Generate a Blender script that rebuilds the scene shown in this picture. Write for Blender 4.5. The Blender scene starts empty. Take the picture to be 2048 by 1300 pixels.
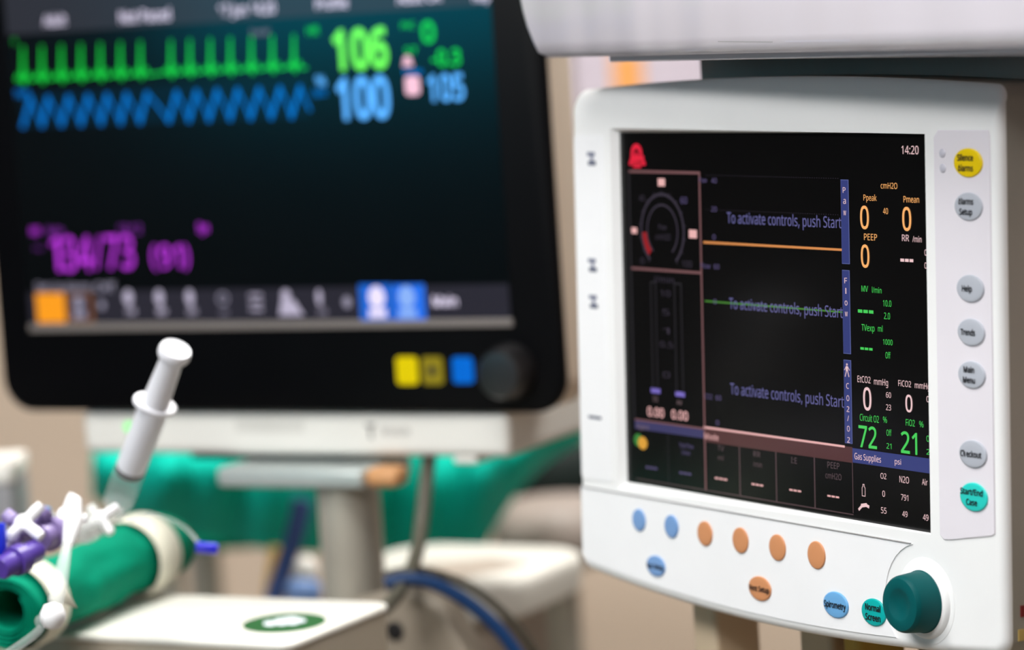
import bpy, bmesh, math, random
from mathutils import Vector, Matrix
random.seed(7)
S = bpy.context.scene
COL = S.collection

# ------------------------------------------------------------------ camera, world, lights, exposure
CX, CY, FPX = 1024.0, 650.0, 6364.6            # photo taken as 2048 x 1300
PITCH, ROLL = 0.1062, 0.0657
EYE = Vector((0, 0, 1.45))
_fw = Vector((0, math.cos(PITCH), -math.sin(PITCH)))
_r0 = Vector((1, 0, 0)); _d0 = _fw.cross(_r0)
_r = math.cos(ROLL) * _r0 + math.sin(ROLL) * _d0
_d = -math.sin(ROLL) * _r0 + math.cos(ROLL) * _d0
cd = bpy.data.cameras.new('camera'); cam = bpy.data.objects.new('camera', cd); COL.objects.link(cam)
u_, b_ = -_d, -_fw
cam.matrix_world = Matrix(((_r.x, u_.x, b_.x, EYE.x), (_r.y, u_.y, b_.y, EYE.y), (_r.z, u_.z, b_.z, EYE.z), (0, 0, 0, 1)))
cd.sensor_fit = 'HORIZONTAL'; cd.sensor_width = 36.0; cd.lens = FPX / 2048 * 36.0
cd.clip_start = 0.05; cd.clip_end = 50
cd.dof.use_dof = True; cd.dof.focus_distance = 1.85; cd.dof.aperture_fstop = 3.85
S.camera = cam
S.view_settings.view_transform = 'Standard'; S.view_settings.look = 'None'
S.view_settings.exposure = 0.0; S.view_settings.gamma = 1.0; S.view_settings.use_curve_mapping = False

w = bpy.data.worlds.new('world'); S.world = w; w.use_nodes = True
w.node_tree.nodes['Background'].inputs[0].default_value = (0.95, 0.95, 1.0, 1)
w.node_tree.nodes['Background'].inputs[1].default_value = 0.10

def area(name, loc, target, sx, sy, power, col=(1, 1, 1)):
    l = bpy.data.lights.new(name, 'AREA'); l.shape = 'RECTANGLE'; l.size = sx; l.size_y = sy
    l.energy = power; l.color = col
    o = bpy.data.objects.new(name, l); COL.objects.link(o)
    o.location = loc
    o.rotation_euler = (Vector(target) - Vector(loc)).to_track_quat('-Z', 'Y').to_euler()
    return o
area('ceiling_lamp_light_front', (-1.3, 0.3, 2.72), (-0.1, 2.1, 1.2), 1.3, 0.6, 77, (1.0, 0.98, 0.97))
area('added_light_middle', (-0.55, 1.45, 2.72), (-0.55, 1.45, 0.0), 1.2, 0.5, 27, (1.0, 0.99, 0.97))  # extra overhead light, added to brighten the white box top and syringe
area('ceiling_lamp_light_rear', (0.45, 2.8, 2.72), (0.45, 2.8, 0.0), 1.2, 0.5, 56, (1.0, 0.97, 0.93))

# ------------------------------------------------------------------ helpers
def lin(c):
    o = []
    for v in c[:3]:
        v = v / 255.0
        o.append(v / 12.92 if v <= 0.04045 else ((v + 0.055) / 1.055) ** 2.4)
    return o
def mat(name, rgb, rough=0.45, metal=0.0, spec=0.5, var=0.06, scale=18.0, bump=0.0, trans=0.0, ior=1.45, coat=0.0, sss=0.0, alpha=1.0):
    m = bpy.data.materials.new(name); m.use_nodes = True
    nt = m.node_tree; b = nt.nodes['Principled BSDF']; c = lin(rgb)
    tc = nt.nodes.new('ShaderNodeTexCoord'); nz = nt.nodes.new('ShaderNodeTexNoise')
    nz.inputs['Scale'].default_value = scale; nz.inputs['Detail'].default_value = 4
    nt.links.new(tc.outputs['Object'], nz.inputs['Vector'])
    rp = nt.nodes.new('ShaderNodeValToRGB')
    rp.color_ramp.elements[0].position = 0.3; rp.color_ramp.elements[1].position = 0.7
    rp.color_ramp.elements[0].color = [max(0, v * (1 - var)) for v in c] + [1]
    rp.color_ramp.elements[1].color = [min(1, v * (1 + var)) for v in c] + [1]
    nt.links.new(nz.outputs['Fac'], rp.inputs[0]); nt.links.new(rp.outputs[0], b.inputs['Base Color'])
    b.inputs['Roughness'].default_value = rough; b.inputs['Metallic'].default_value = metal
    b.inputs['IOR'].default_value = ior; b.inputs['Specular IOR Level'].default_value = spec
    b.inputs['Transmission Weight'].default_value = trans
    b.inputs['Coat Weight'].default_value = coat
    b.inputs['Subsurface Weight'].default_value = sss; b.inputs['Subsurface Radius'].default_value = (.01, .01, .01)
    b.inputs['Alpha'].default_value = alpha
    if bump:
        bp = nt.nodes.new('ShaderNodeBump'); bp.inputs['Strength'].default_value = bump; bp.inputs['Distance'].default_value = 0.002
        nt.links.new(nz.outputs['Fac'], bp.inputs['Height']); nt.links.new(bp.outputs[0], b.inputs['Normal'])
    return m
_em = {}
def emis(rgb, k=1.0):
    """lit display pixels"""
    key = (tuple(rgb), k)
    if key not in _em:
        m = bpy.data.materials.new('display_pixels_%d' % len(_em)); m.use_nodes = True
        nt = m.node_tree; b = nt.nodes['Principled BSDF']
        b.inputs['Base Color'].default_value = (0.0015, 0.0015, 0.0015, 1); b.inputs['Roughness'].default_value = 0.18
        b.inputs['Specular IOR Level'].default_value = 0.5
        b.inputs['Emission Color'].default_value = lin(rgb) + [1]; b.inputs['Emission Strength'].default_value = k
        _em[key] = m
    return _em[key]
WORLD = {}
def thing(name, label, cat, M=None, group=None, kind=None):
    o = bpy.data.objects.new(name, None); COL.objects.link(o); o.empty_display_size = 0.05
    M = M or Matrix.Identity(4); o.matrix_world = M; WORLD[o] = M.copy()
    o['label'] = label; o['category'] = cat
    if group: o['group'] = group
    if kind: o['kind'] = kind
    return o
def tag(o, label, cat, group=None):
    o['label'] = label; o['category'] = cat
    if group: o['group'] = group
    return o
class MB:
    def __init__(s): s.v = []; s.f = []; s.m = []; s.mats = []
    def mi(s, m):
        if m not in s.mats: s.mats.append(m)
        return s.mats.index(m)
    def add(s, vs, fs, m):
        k = len(s.v); i = s.mi(m)
        s.v += [Vector(p) for p in vs]; s.f += [tuple(k + a for a in f) for f in fs]; s.m += [i] * len(fs)
    def quad(s, a, b, c, d, m): s.add([a, b, c, d], [(0, 1, 2, 3)], m)
    def box(s, lo, hi, m, M=None):
        x0, y0, z0 = lo; x1, y1, z1 = hi
        vs = [Vector(p) for p in ((x0,y0,z0),(x1,y0,z0),(x1,y1,z0),(x0,y1,z0),(x0,y0,z1),(x1,y0,z1),(x1,y1,z1),(x0,y1,z1))]
        if M: vs = [M @ p for p in vs]
        s.add(vs, [(0,3,2,1),(4,5,6,7),(0,1,5,4),(1,2,6,5),(2,3,7,6),(3,0,4,7)], m)
    def prism(s, pts, z0, z1, m, M=None):
        n = len(pts)
        vs = [Vector((p[0], p[1], z0)) for p in pts] + [Vector((p[0], p[1], z1)) for p in pts]
        if M: vs = [M @ p for p in vs]
        s.add(vs, [tuple(reversed(range(n))), tuple(range(n, 2 * n))] + [(i, (i + 1) % n, n + (i + 1) % n, n + i) for i in range(n)], m)
    def loops(s, ls, m, close=True, cap0=True, cap1=True):
        n = len(ls[0]); vs = [p for l in ls for p in l]; fs = []
        for k in range(len(ls) - 1):
            for i in range(n if close else n - 1):
                j = (i + 1) % n; fs.append((k * n + i, k * n + j, (k + 1) * n + j, (k + 1) * n + i))
        if cap0: fs.append(tuple(reversed(range(n))))
        if cap1: fs.append(tuple(range((len(ls) - 1) * n, len(ls) * n)))
        s.add(vs, fs, m)
    def tube(s, path, r, m, n=14, caps=True):
        path = [Vector(p) for p in path]; R = r if isinstance(r, (list, tuple)) else [r] * len(path)
        ls = []; ref = None
        for i, p in enumerate(path):
            t = (path[min(i + 1, len(path) - 1)] - path[max(i - 1, 0)]).normalized()
            if ref is None: ref = t.orthogonal().normalized()
            a = (ref - t * ref.dot(t)).normalized(); ref = a; b = t.cross(a)
            ls.append([p + (a * math.cos(q) + b * math.sin(q)) * R[i] for q in (2 * math.pi * k / n for k in range(n))])
        s.loops(ls, m, True, caps, caps)
    def lathe(s, prof, m, M=None, n=40):
        """prof: (radius, height) along local z"""
        ls = []
        for r, h in prof:
            l = [Vector((r * math.cos(2 * math.pi * k / n), r * math.sin(2 * math.pi * k / n), h)) for k in range(n)]
            ls.append([M @ p for p in l] if M else l)
        s.loops(ls, m)
    def build(s, name, parent=None, smooth=40, bevel=0, seg=3, world=False, solid=0, sub=0):
        me = bpy.data.meshes.new(name)
        vs = s.v
        root = parent
        while root is not None and root.parent is not None: root = root.parent
        if world and root is not None and root in WORLD:
            inv = WORLD[root].inverted(); vs = [inv @ p for p in vs]
        me.from_pydata([tuple(p) for p in vs], [], s.f)
        for m in s.mats: me.materials.append(m)
        me.polygons.foreach_set('material_index', s.m)
        bm = bmesh.new(); bm.from_mesh(me)
        bmesh.ops.recalc_face_normals(bm, faces=bm.faces[:]) if not getattr(s, 'flat', False) else None
        bm.to_mesh(me); bm.free()
        if smooth:
            me.polygons.foreach_set('use_smooth', [True] * len(me.polygons))
            me.set_sharp_from_angle(angle=math.radians(smooth))
        o = bpy.data.objects.new(name, me); COL.objects.link(o)
        if parent is not None: o.parent = parent
        if solid:
            md = o.modifiers.new('solid', 'SOLIDIFY'); md.thickness = solid; md.offset = 0
        if bevel:
            md = o.modifiers.new('bevel', 'BEVEL'); md.width = bevel; md.segments = seg; md.limit_method = 'ANGLE'; md.angle_limit = math.radians(40)
        if sub:
            md = o.modifiers.new('sub', 'SUBSURF'); md.levels = sub; md.render_levels = sub
        me.update()
        return o

def ray(px, py): return _fw + _r * ((px - CX) / FPX) + _d * ((py - CY) / FPX)
def at(px, py, depth): return EYE + ray(px, py) * depth
def at_z(px, py, z):
    q = ray(px, py); return EYE + q * ((z - EYE.z) / q.z)
def proj(P):
    q = P - EYE; z = q.dot(_fw); return CX + FPX * q.dot(_r) / z, CY + FPX * q.dot(_d) / z
class Frame:
    """a device's own axes: u right, v up, n out of its face, in metres"""
    def __init__(s, O, yaw, tilt=0.0):
        s.O = Vector(O)
        s.x = Vector((math.cos(yaw), -math.sin(yaw), 0)); n = Vector((-math.sin(yaw), -math.cos(yaw), 0)); y = Vector((0, 0, 1))
        s.n = math.cos(tilt) * n + math.sin(tilt) * y; s.y = math.cos(tilt) * y - math.sin(tilt) * n
        s.M = Matrix(((s.x.x, s.y.x, s.n.x, s.O.x), (s.x.y, s.y.y, s.n.y, s.O.y), (s.x.z, s.y.z, s.n.z, s.O.z), (0, 0, 0, 1)))
    def uv(s, px, py, h=0.0):
        q = ray(px, py); o = s.O + s.n * h; P = EYE + q * ((o - EYE).dot(s.n) / q.dot(s.n)) - o
        return P.dot(s.x), P.dot(s.y)
    def px(s, u, v, h=0.0): return proj(s.O + s.x * u + s.y * v + s.n * h)
    def u_at(s, px, v, h=0.0):
        a, b = -0.6, 0.6
        for _ in range(40):
            c = (a + b) / 2
            if s.px(c, v, h)[0] < px: a = c
            else: b = c
        return (a + b) / 2
    def v_at(s, py, u, h=0.0):
        a, b = -0.6, 0.6
        for _ in range(40):
            c = (a + b) / 2
            if s.px(u, c, h)[1] > py: a = c
            else: b = c
        return (a + b) / 2

# ---- lettering: outlines of the built-in font fitted to a box on the surface
_glyph = {}
FONT = None
try:
    import os
    _fp = os.path.join(bpy.utils.system_resource('DATAFILES'), 'fonts', 'NotoSansHebrew-Regular.woff2')
    if os.path.exists(_fp): FONT = bpy.data.fonts.load(_fp)
except Exception:
    FONT = None
def glyphs(text, bold):
    k = (text, bold)
    if k not in _glyph:
        cu = bpy.data.curves.new('t', 'FONT'); cu.body = text; cu.size = 1.0; cu.resolution_u = 3; cu.offset = bold
        if FONT: cu.font = FONT; cu.offset = bold * .75
        ob = bpy.data.objects.new('t', cu); COL.objects.link(ob)
        bpy.context.view_layer.update()
        me = bpy.data.meshes.new_from_object(ob.evaluated_get(bpy.context.evaluated_depsgraph_get()))
        _glyph[k] = ([tuple(v.co) for v in me.vertices], [tuple(p.vertices) for p in me.polygons])
        bpy.data.objects.remove(ob); bpy.data.curves.remove(cu); bpy.data.meshes.remove(me)
    return _glyph[k]
def cap_height(bold):
    vs, _ = glyphs('H', bold); return max(v[1] for v in vs)
def put_text(mb, text, u0, v0, u1, v1, m, h, bold=0.0, base=True):
    vs, fs = glyphs(text, bold)
    xa = min(v[0] for v in vs); xb = max(v[0] for v in vs)
    sx = (u1 - u0) / max(xb - xa, 1e-6); sy = (v1 - v0) / cap_height(bold)
    mb.add([Vector((u0 + (v[0] - xa) * sx, v0 + v[1] * sy, h)) for v in vs], fs, m)
class Layer:
    """flat printing or lit pixels lying on a frame's face"""
    def __init__(s, F, h): s.F = F; s.h = h; s.mb = MB(); s.mb.flat = True
    def text(s, t, x0, yb, x1, yt, m, bold=0.0, dh=0.0003):
        h = s.h + dh
        u0, v0 = s.F.uv(x0, yb, h); u1 = s.F.u_at(x1, v0, h); v1 = s.F.v_at(yt, u0, h)
        put_text(s.mb, t, u0, v0, u1, v1, m, h, bold)
    def rect(s, x0, y0, x1, y1, m, dh=0.0001, v=None):
        h = s.h + dh
        u0, v1 = s.F.uv(x0, y0, h); u1, v0 = s.F.uv(x1, y1, h); s.ruv(u0, v0, u1, v1, m, dh)
    def ruv(s, u0, v0, u1, v1, m, dh=0.0001):
        h = s.h + dh; s.mb.quad((u0, v0, h), (u1, v0, h), (u1, v1, h), (u0, v1, h), m)
    def seg(s, a, b, wdt, m, dh=0.0002):
        h = s.h + dh; a = Vector(a); b = Vector(b); t = (b - a).normalized() * wdt / 2; n = Vector((-t.y, t.x))
        s.mb.add([(*(a - t + n), h), (*(a - t - n), h), (*(b + t - n), h), (*(b + t + n), h)], [(0, 1, 2, 3)], m)
    def line(s, pts, wdt, m, dh=0.0002, pix=True):
        P = [Vector(s.F.uv(x, y, s.h + dh)) if pix else Vector((x, y)) for x, y in pts]
        for a, b in zip(P, P[1:]): s.seg(a, b, wdt, m, dh)
    def poly(s, pts, m, dh=0.0002, pix=True):
        P = [s.F.uv(x, y, s.h + dh) if pix else (x, y) for x, y in pts]
        s.mb.add([(p[0], p[1], s.h + dh) for p in P], [tuple(range(len(P)))], m)
    def disc(s, u, v, ru, rv, m, dh=0.0002, n=24):
        s.mb.add([(u + ru * math.cos(2 * math.pi * k / n), v + rv * math.sin(2 * math.pi * k / n), s.h + dh) for k in range(n)], [tuple(range(n))], m)
    def ring(s, u, v, r0, r1, a0, a1, m, dh=0.0002, n=40):
        vs = []
        for k in range(n + 1):
            a = math.radians(a0 + (a1 - a0) * k / n); c, q = math.cos(a), math.sin(a)
            vs += [(u + r0 * c, v + r0 * q, s.h + dh), (u + r1 * c, v + r1 * q, s.h + dh)]
        s.mb.add(vs, [(2 * k, 2 * k + 2, 2 * k + 3, 2 * k + 1) for k in range(n)], m)
    def build(s, name, parent): return s.mb.build(name, parent, smooth=0)
def rrect(u0, v0, u1, v1, r, n=8):
    P = []
    for cx, cy, a in ((u1 - r, v1 - r, 0), (u0 + r, v1 - r, 90), (u0 + r, v0 + r, 180), (u1 - r, v0 + r, 270)):
        for k in range(n + 1):
            q = math.radians(a + 90 * k / n); P.append((cx + r * math.cos(q), cy + r * math.sin(q)))
    return P
def smooth_path(pts, n=10):
    P = [Vector(p) for p in pts]; out = []
    for i in range(len(P) - 1):
        p0, p1, p2, p3 = P[max(i - 1, 0)], P[i], P[i + 1], P[min(i + 2, len(P) - 1)]
        for k in range(n):
            t = k / n
            out.append(0.5 * ((2 * p1) + (p2 - p0) * t + (2 * p0 - 5 * p1 + 4 * p2 - p3) * t * t + (3 * p1 - p0 - 3 * p2 + p3) * t ** 3))
    out.append(P[-1]); return out
def axisM(O, z, xhint=None):
    z = Vector(z).normalized(); x = (Vector(xhint) if xhint is not None else z.orthogonal()); x = (x - z * x.dot(z)).normalized(); y = z.cross(x); O = Vector(O)
    return Matrix(((x.x, y.x, z.x, O.x), (x.y, y.y, z.y, O.y), (x.z, y.z, z.z, O.z), (0, 0, 0, 1)))

# ------------------------------------------------------------------ materials
M_white = mat('white_plastic', (238, 238, 238), 0.38, var=0.015)
M_pad = mat('keypad_white_film', (240, 240, 242), 0.33, var=0.015)
M_padside = mat('keypad_lavender_film', (226, 221, 228), 0.36, var=0.015)
M_seam = mat('panel_seam', (150, 148, 148), 0.6)
M_glass = mat('black_display_glass', (9, 8, 8), 0.22, var=0.1, spec=0.5)
M_glass2 = mat('black_monitor_glass', (4, 5, 6), 0.16, var=0.1, spec=0.5, ior=1.6)
M_black = mat('black_bezel', (6, 6, 8), 0.4, var=0.1, spec=0.12)
M_knobblack = mat('black_rubber', (22, 21, 23), 0.36, var=0.1, spec=0.9)
M_teal = mat('teal_rubber', (0, 80, 82), 0.5, var=0.05, spec=0.2)
M_tealcap = mat('teal_rubber_cap', (0, 110, 109), 0.42, var=0.05, spec=0.4)
M_ink = mat('black_ink', (14, 16, 22), 0.6)
M_inkblue = mat('grey_blue_ink', (95, 105, 135), 0.6)
M_yellow = mat('yellow_key', (233, 200, 0), 0.4, var=0.03)
M_greykey = mat('grey_key', (178, 182, 192), 0.4, var=0.03)
M_tealkey = mat('turquoise_key', (40, 200, 190), 0.4, var=0.03)
M_tealkey2 = mat('teal_key', (0, 168, 165), 0.4, var=0.03)
M_bluekey = mat('blue_key', (116, 154, 204), 0.4, var=0.03)
M_skykey = mat('sky_blue_key', (106, 166, 216), 0.4, var=0.03)
M_orangekey = mat('orange_key', (204, 140, 96), 0.4, var=0.03)
M_led = mat('unlit_led', (196, 194, 206), 0.3)

# ------------------------------------------------------------------ the room
M_wall = mat('beige_wall_paint', (214, 194, 174), 0.75, var=0.04, scale=1.5)
M_floor = mat('grey_vinyl_floor', (150, 140, 128), 0.5, var=0.08, scale=6)
M_ceil = mat('white_ceiling', (225, 225, 222), 0.8, var=0.02)
M_lamp = bpy.data.materials.new('lamp_diffuser'); M_lamp.use_nodes = True
M_lamp.node_tree.nodes['Principled BSDF'].inputs['Emission Color'].default_value = (1, 0.98, 0.96, 1)
M_lamp.node_tree.nodes['Principled BSDF'].inputs['Emission Strength'].default_value = 3.0
def structure(name, mb, **k):
    o = mb.build(name, **k); o['kind'] = 'structure'; return o
b = MB(); b.box((-2.6, -2.2, -0.1), (2.6, 4.6, 0.0), M_floor); structure('floor', b)
b = MB(); b.box((-2.6, -2.2, 2.8), (2.6, 4.6, 2.9), M_ceil); structure('ceiling', b)
b = MB(); b.box((-2.6, 4.6, 0.0), (2.6, 4.7, 2.8), M_wall); structure('wall_back', b)
M_wall2 = mat('dark_slate_paint', (36, 40, 46), 0.7, var=0.05, scale=1.5)
b = MB(); b.box((-2.7, -2.2, 0.0), (-2.6, 4.6, 2.8), M_wall2); structure('wall_left', b)
b = MB(); b.box((-2.6, 0.2, 1.36), (-2.585, 1.15, 2.1), emis((0, 215, 255), 2.3)); wf = structure('added_glare_panel', b, smooth=0); wf['label'] = 'added teal glowing panel, out of view, for the glare on the monitor'  # unseen teal emitter, added so its reflection gives the monitor's top glare
b = MB()
for lo, hi in (((-2.6, .16, 1.32), (-2.58, .2, 2.14)), ((-2.6, 1.15, 1.32), (-2.58, 1.19, 2.14)), ((-2.6, .2, 1.32), (-2.58, 1.15, 1.36)), ((-2.6, .2, 2.1), (-2.58, 1.15, 2.14))): b.box(lo, hi, M_wall2)
b.build('glare_panel_frame', wf)  # border around the added teal panel
b = MB(); b.box((-2.6, 4.585, 0.0), (2.6, 4.6, 0.1), M_floor); structure('baseboard_back', b)
for x, y, sx, sy, lab in ((-1.3, 0.3, 1.3, 0.6, 'rectangular white ceiling lamp above and in front of the monitors'), (-0.55, 1.45, 1.2, 0.5, 'added rectangular white ceiling lamp, brightening the white box, green roll and syringe'), (0.45, 2.8, 1.2, 0.5, 'rectangular white ceiling lamp over the green drape near the back wall')):  # the second lamp body goes with the added overhead light
    t = thing('ceiling_lamp', lab, 'lamp', Matrix.Translation((x, y, 2.8)))
    b = MB(); b.box((-sx/2 - .03, -sy/2 - .03, -.06), (sx/2 + .03, sy/2 + .03, 0), M_ceil); b.build('lamp_frame', t)
    b = MB(); b.box((-sx/2, -sy/2, -.065), (sx/2, sy/2, -.061), M_lamp); b.build('diffuser', t)

# ------------------------------------------------------------------ anaesthesia machine display (right, in focus)
P = Frame(EYE + Vector((0.1547, 1.929, -0.2129)), 1.0063, 0.0472)
disp = thing('anesthesia_display', 'white anesthesia machine display with dark screen, coloured oval keys and teal knob', 'medical display', P.M)
HF = 0.005
def outline():
    pts = []
    c, hw = 0.009, 0.211
    top = lambda u: 0.148 - 0.0068 * ((u - c) / hw) ** 2
    bot = lambda u: -0.188 + 0.0125 * ((u - c) / hw) ** 2
    r = 0.010
    for k in range(60):                                     # top edge, right to left
        u = c + hw - r - (2 * hw - 2 * r) * k / 59; pts.append((u, top(u), 0, 1))
    u0 = c - hw; cyy = top(u0 + r) - r
    for k in range(1, 9):
        a = math.radians(90 + 90 * k / 8); pts.append((u0 + r + r * math.cos(a), cyy + r * math.sin(a), math.cos(a), math.sin(a)))
    cy2 = bot(u0 + r) + r
    for k in range(1, 40): pts.append((u0, cyy + (cy2 - cyy) * k / 40 , -1, 0))
    for k in range(0, 8):
        a = math.radians(180 + 90 * k / 8); pts.append((u0 + r + r * math.cos(a), cy2 + r * math.sin(a), math.cos(a), math.sin(a)))
    for k in range(60):
        u = u0 + r + (2 * hw - 2 * r) * k / 59; pts.append((u, bot(u), 0, -1))
    u1 = c + hw
    for k in range(1, 9):
        a = math.radians(270 + 90 * k / 8); pts.append((u1 - r + r * math.cos(a), cy2 + r * math.sin(a), math.cos(a), math.sin(a)))
    for k in range(1, 40): pts.append((u1, cy2 + (cyy - cy2) * k / 40, 1, 0))
    for k in range(0, 8):
        a = math.radians(90 * k / 8); pts.append((u1 - r + r * math.cos(a), cyy + r * math.sin(a), math.cos(a), math.sin(a)))
    return pts
OUT = outline()
VTOP = 0.1205
def prof_loop(th):
    l = []
    for u, v, nu, nv in OUT:
        wt = max(0.0, nv) ** 0.7
        iu = u - 0.006 * nu; iv = min(v + (0.006 if nv < 0 else 0) * abs(min(nv, 0)), VTOP)
        hs = -0.001 * (1 - wt) - 0.004 * wt
        c_, s_ = 1 - math.cos(th), math.sin(th)
        l.append(Vector((u + (iu - u) * c_, v + (iv - v) * c_, hs + (HF - hs) * s_)))
    return l
hb = MB()
back = [Vector((u * 0.94, v * 0.94, -0.085)) for u, v, _, _ in OUT]
back2 = [Vector((u, v, -0.072)) for u, v, _, _ in OUT]
ths = [math.radians(90 * k / 10) for k in range(11)]
hb.loops([prof_loop(t) for t in ths], M_white, True, False, False)
rb = MB(); rb.loops([back, back2, prof_loop(0)], mat('shaded_white_plastic', (156, 152, 142), 0.5, var=.03), True, True, True); rb.build('shaded_housing_side', disp, smooth=40)  # shade on the white housing's sides is put into this grey
# front face with the screen opening cut through it
inner = prof_loop(math.pi / 2)
clean = []
for p in inner:
    if not clean or (p - clean[-1]).length > 2e-4: clean.append(p)
if (clean[0] - clean[-1]).length < 2e-4: clean.pop()
OPEN = [Vector((-0.1565, 0.1165, HF)), Vector((0.1579, 0.1142, HF)), Vector((0.1579, -0.1140, HF)), Vector((-0.1565, -0.1185, HF))]
SCR = [Vector((-0.152, 0.1138, -0.0005)), Vector((0.1575, 0.1142, -0.0005)), Vector((0.1575, -0.1142, -0.0005)), Vector((-0.152, -0.1138, -0.0005))]
bm = bmesh.new()
vo = [bm.verts.new(p) for p in clean]; vi = [bm.verts.new(p) for p in OPEN]
ed = [bm.edges.new((vo[i], vo[(i + 1) % len(vo)])) for i in range(len(vo))] + [bm.edges.new((vi[i], vi[(i + 1) % 4])) for i in range(4)]
bmesh.ops.triangle_fill(bm, use_beauty=True, use_dissolve=False, edges=ed)
bm.verts.index_update()
hb.add([v.co.copy() for v in bm.verts], [tuple(v.index for v in f.verts) for f in bm.faces], M_white); bm.free()
hb.loops([OPEN, SCR], M_white, True, False, False)
housing = hb.build('housing', disp, smooth=50)

sb = MB(); sb.box((-0.154, -0.116, -0.004), (0.159, 0.116, 0.0), M_glass); screen = sb.build('screen', disp, smooth=0)
screen['label'] = 'black glossy display glass'

PINK = emis((238, 200, 202)); ORG = emis((250, 178, 108)); GRN = emis((72, 205, 90)); LAV = emis((100, 98, 150)); BLUE = emis((54, 62, 120))
BLUEEDGE = emis((88, 96, 150)); BROWN = emis((82, 50, 50)); BROWNL = emis((118, 82, 84)); DIM = emis((58, 52, 64)); DIMP = emis((92, 82, 122)); RED = emis((226, 36, 62)); REDD = emis((150, 30, 36))
ORGL = emis((215, 140, 80)); GRNL = emis((70, 130, 50)); PURP = emis((62, 60, 100)); DIMG = emis((40, 38, 42)); PNKW = emis((235, 180, 178)); DIMT = emis((120, 100, 104)); VIO = emis((120, 105, 190)); GORG = emis((220, 160, 60)); LINE = emis((98, 76, 80))
def L(): return Layer(P, 0.0)
l = L(); l.text('14:20', 1803, 308, 1837, 291.5, PINK); l.build('clock_readout', screen)
# alarm bell icon
l = L()
bu, bv = P.uv(1273.5, 311); 
l.ring(bu, bv + .0012, .0030, .0064, -10, 190, RED); l.disc(bu, bv + .0012, .0013, .0013, RED)
l.poly([(1262, 309), (1287, 311), (1290, 327), (1259, 325)], RED, .00015); l.rect(1258, 323, 1291, 331, RED, .0003); l.rect(1266, 331, 1282, 336, RED, .0003)
l.text('off', 1264, 331, 1286, 321, REDD, 0.02, .0005)
l.build('alarm_icon', screen)
# pressure gauge panel on the left
l = L()
u0, v1 = P.uv(1258, 342.5); u1, _ = P.uv(1399, 348); _, vm = P.uv(1260.6, 536); _, v0 = P.uv(1270, 836)
wl = .0017
for a, c in (((u0, v1), (u1, v1)), ((u0, vm), (u1, vm))): l.seg(a, c, wl, BROWNL)
l.seg((u1, v1), (u1, P.uv(1407, 976)[1]), wl, BROWNL); l.seg((u0, v1), (u0, v0), wl, DIMG)
l.build('gauge_border', screen)
l = L(); gu, gv = P.uv(1325, 462)
l.ring(gu, gv, .0225, .0243, -52, 232, DIM); l.ring(gu, gv, .0160, .0173, -52, 232, DIM)
l.ring(gu, gv, .0175, .0222, 184, 226, REDD)
for k in range(15):
    a = math.radians(-52 + 284 * k / 14); l.seg((gu + .0225 * math.cos(a), gv + .0225 * math.sin(a)), (gu + .0255 * math.cos(a), gv + .0255 * math.sin(a)), .0006, DIM)
l.text('Paw', 1317, 459, 1333, 448, DIM); l.text('cmH2O', 1311, 479, 1341, 467, DIM)
l.text('40', 1278, 402, 1289, 390, DIM); l.text('60', 1361, 407, 1374, 394, DIMP); l.text('0', 1281, 527, 1289, 515, DIM); l.text('100', 1364, 534, 1384, 521, DIM)
for x, y, s_ in ((1323, 364.6, 1), (1386, 468, 1.1), (1268.7, 461, .8)):
    u, v = P.uv(x, y); l.ruv(u - .0038 * s_, v - .0024 * s_, u + .0038 * s_, v + .0024 * s_, PNKW)
l.build('pressure_dial', screen)
for x0, x1, y0, y1, yb in ((1302, 1316, 564, 778, 781), (1349, 1367, 567, 785, 788)):
    l = L(); ua, va = P.uv(x0, y0); ub, vb = P.uv(x1, y1)
    l.seg((ua, va), (ua, vb), .0012, DIMG); l.seg((ub, va), (ub, vb), .0012, DIMG); l.seg((ua, va), (ub, va), .0012, DIMG)
    uc = (ua + ub) / 2; _, vc = P.uv((x0 + x1) / 2, yb); l.ruv(uc - .0052, vc - .0016, uc + .0052, vc + .0016, VIO)
    l.build('flow_tube', screen)
l = L()
for t, x, y in (('l/min', 1329, 558), ('10', 1331, 586), ('5', 1332, 624), ('1', 1332, 661), ('0.5', 1333, 688), ('0', 1333, 749)):
    wdt = 4 + 3 * len(t); l.text(t, x - wdt, y + 6, x + wdt, y - 6, DIM)
l.build('flow_scale', screen)
l = L()
l.text('O2', 1306, 802, 1316, 792, DIMT); l.text('Air', 1353, 809, 1365, 799, DIMT)
l.text('0.00', 1295, 831, 1328, 813, PNKW, .02); l.text('0.00', 1343, 837, 1376, 819, PNKW, .02); l.build('flow_readout', screen)
# traces and axis marks
l = L()
vO = P.uv(1545, 492)[1]; l.ruv(P.uv(1407, 484)[0], vO - .0007, P.uv(1684, 498)[0], vO + .0007, ORGL); l.build('pressure_trace', screen)
l = L(); vO = P.uv(1545, 613)[1]; l.ruv(P.uv(1410, 603)[0], vO - .0005, P.uv(1685, 624)[0], vO + .0005, GRNL); l.build('flow_trace', screen)
l = L()
for y in (354, 425):
    vv = P.uv(1560, y)[1]; ua, ub = P.uv(1412, y)[0], P.uv(1680, y)[0]
    for k in range(60):
        u = ua + (ub - ua) * k / 60; l.ruv(u, vv - .0002, u + .0006, vv + .0002, DIM)
def axis_marks(l, items):
    for t, x, y in items:
        wdt = 2.2 * len(t) + 1; l.text(t, x - wdt, y + 5, x + wdt, y - 5, DIMP)
    l.build('chart_axis', screen)
axis_marks(l, (('Paw', 1406, 360), ('40', 1428, 361), ('20', 1428, 418), ('0', 1428, 474)))
l = L(); axis_marks(l, (('Flow', 1411, 531), ('60', 1433, 533), ('0', 1430, 603)))
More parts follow.
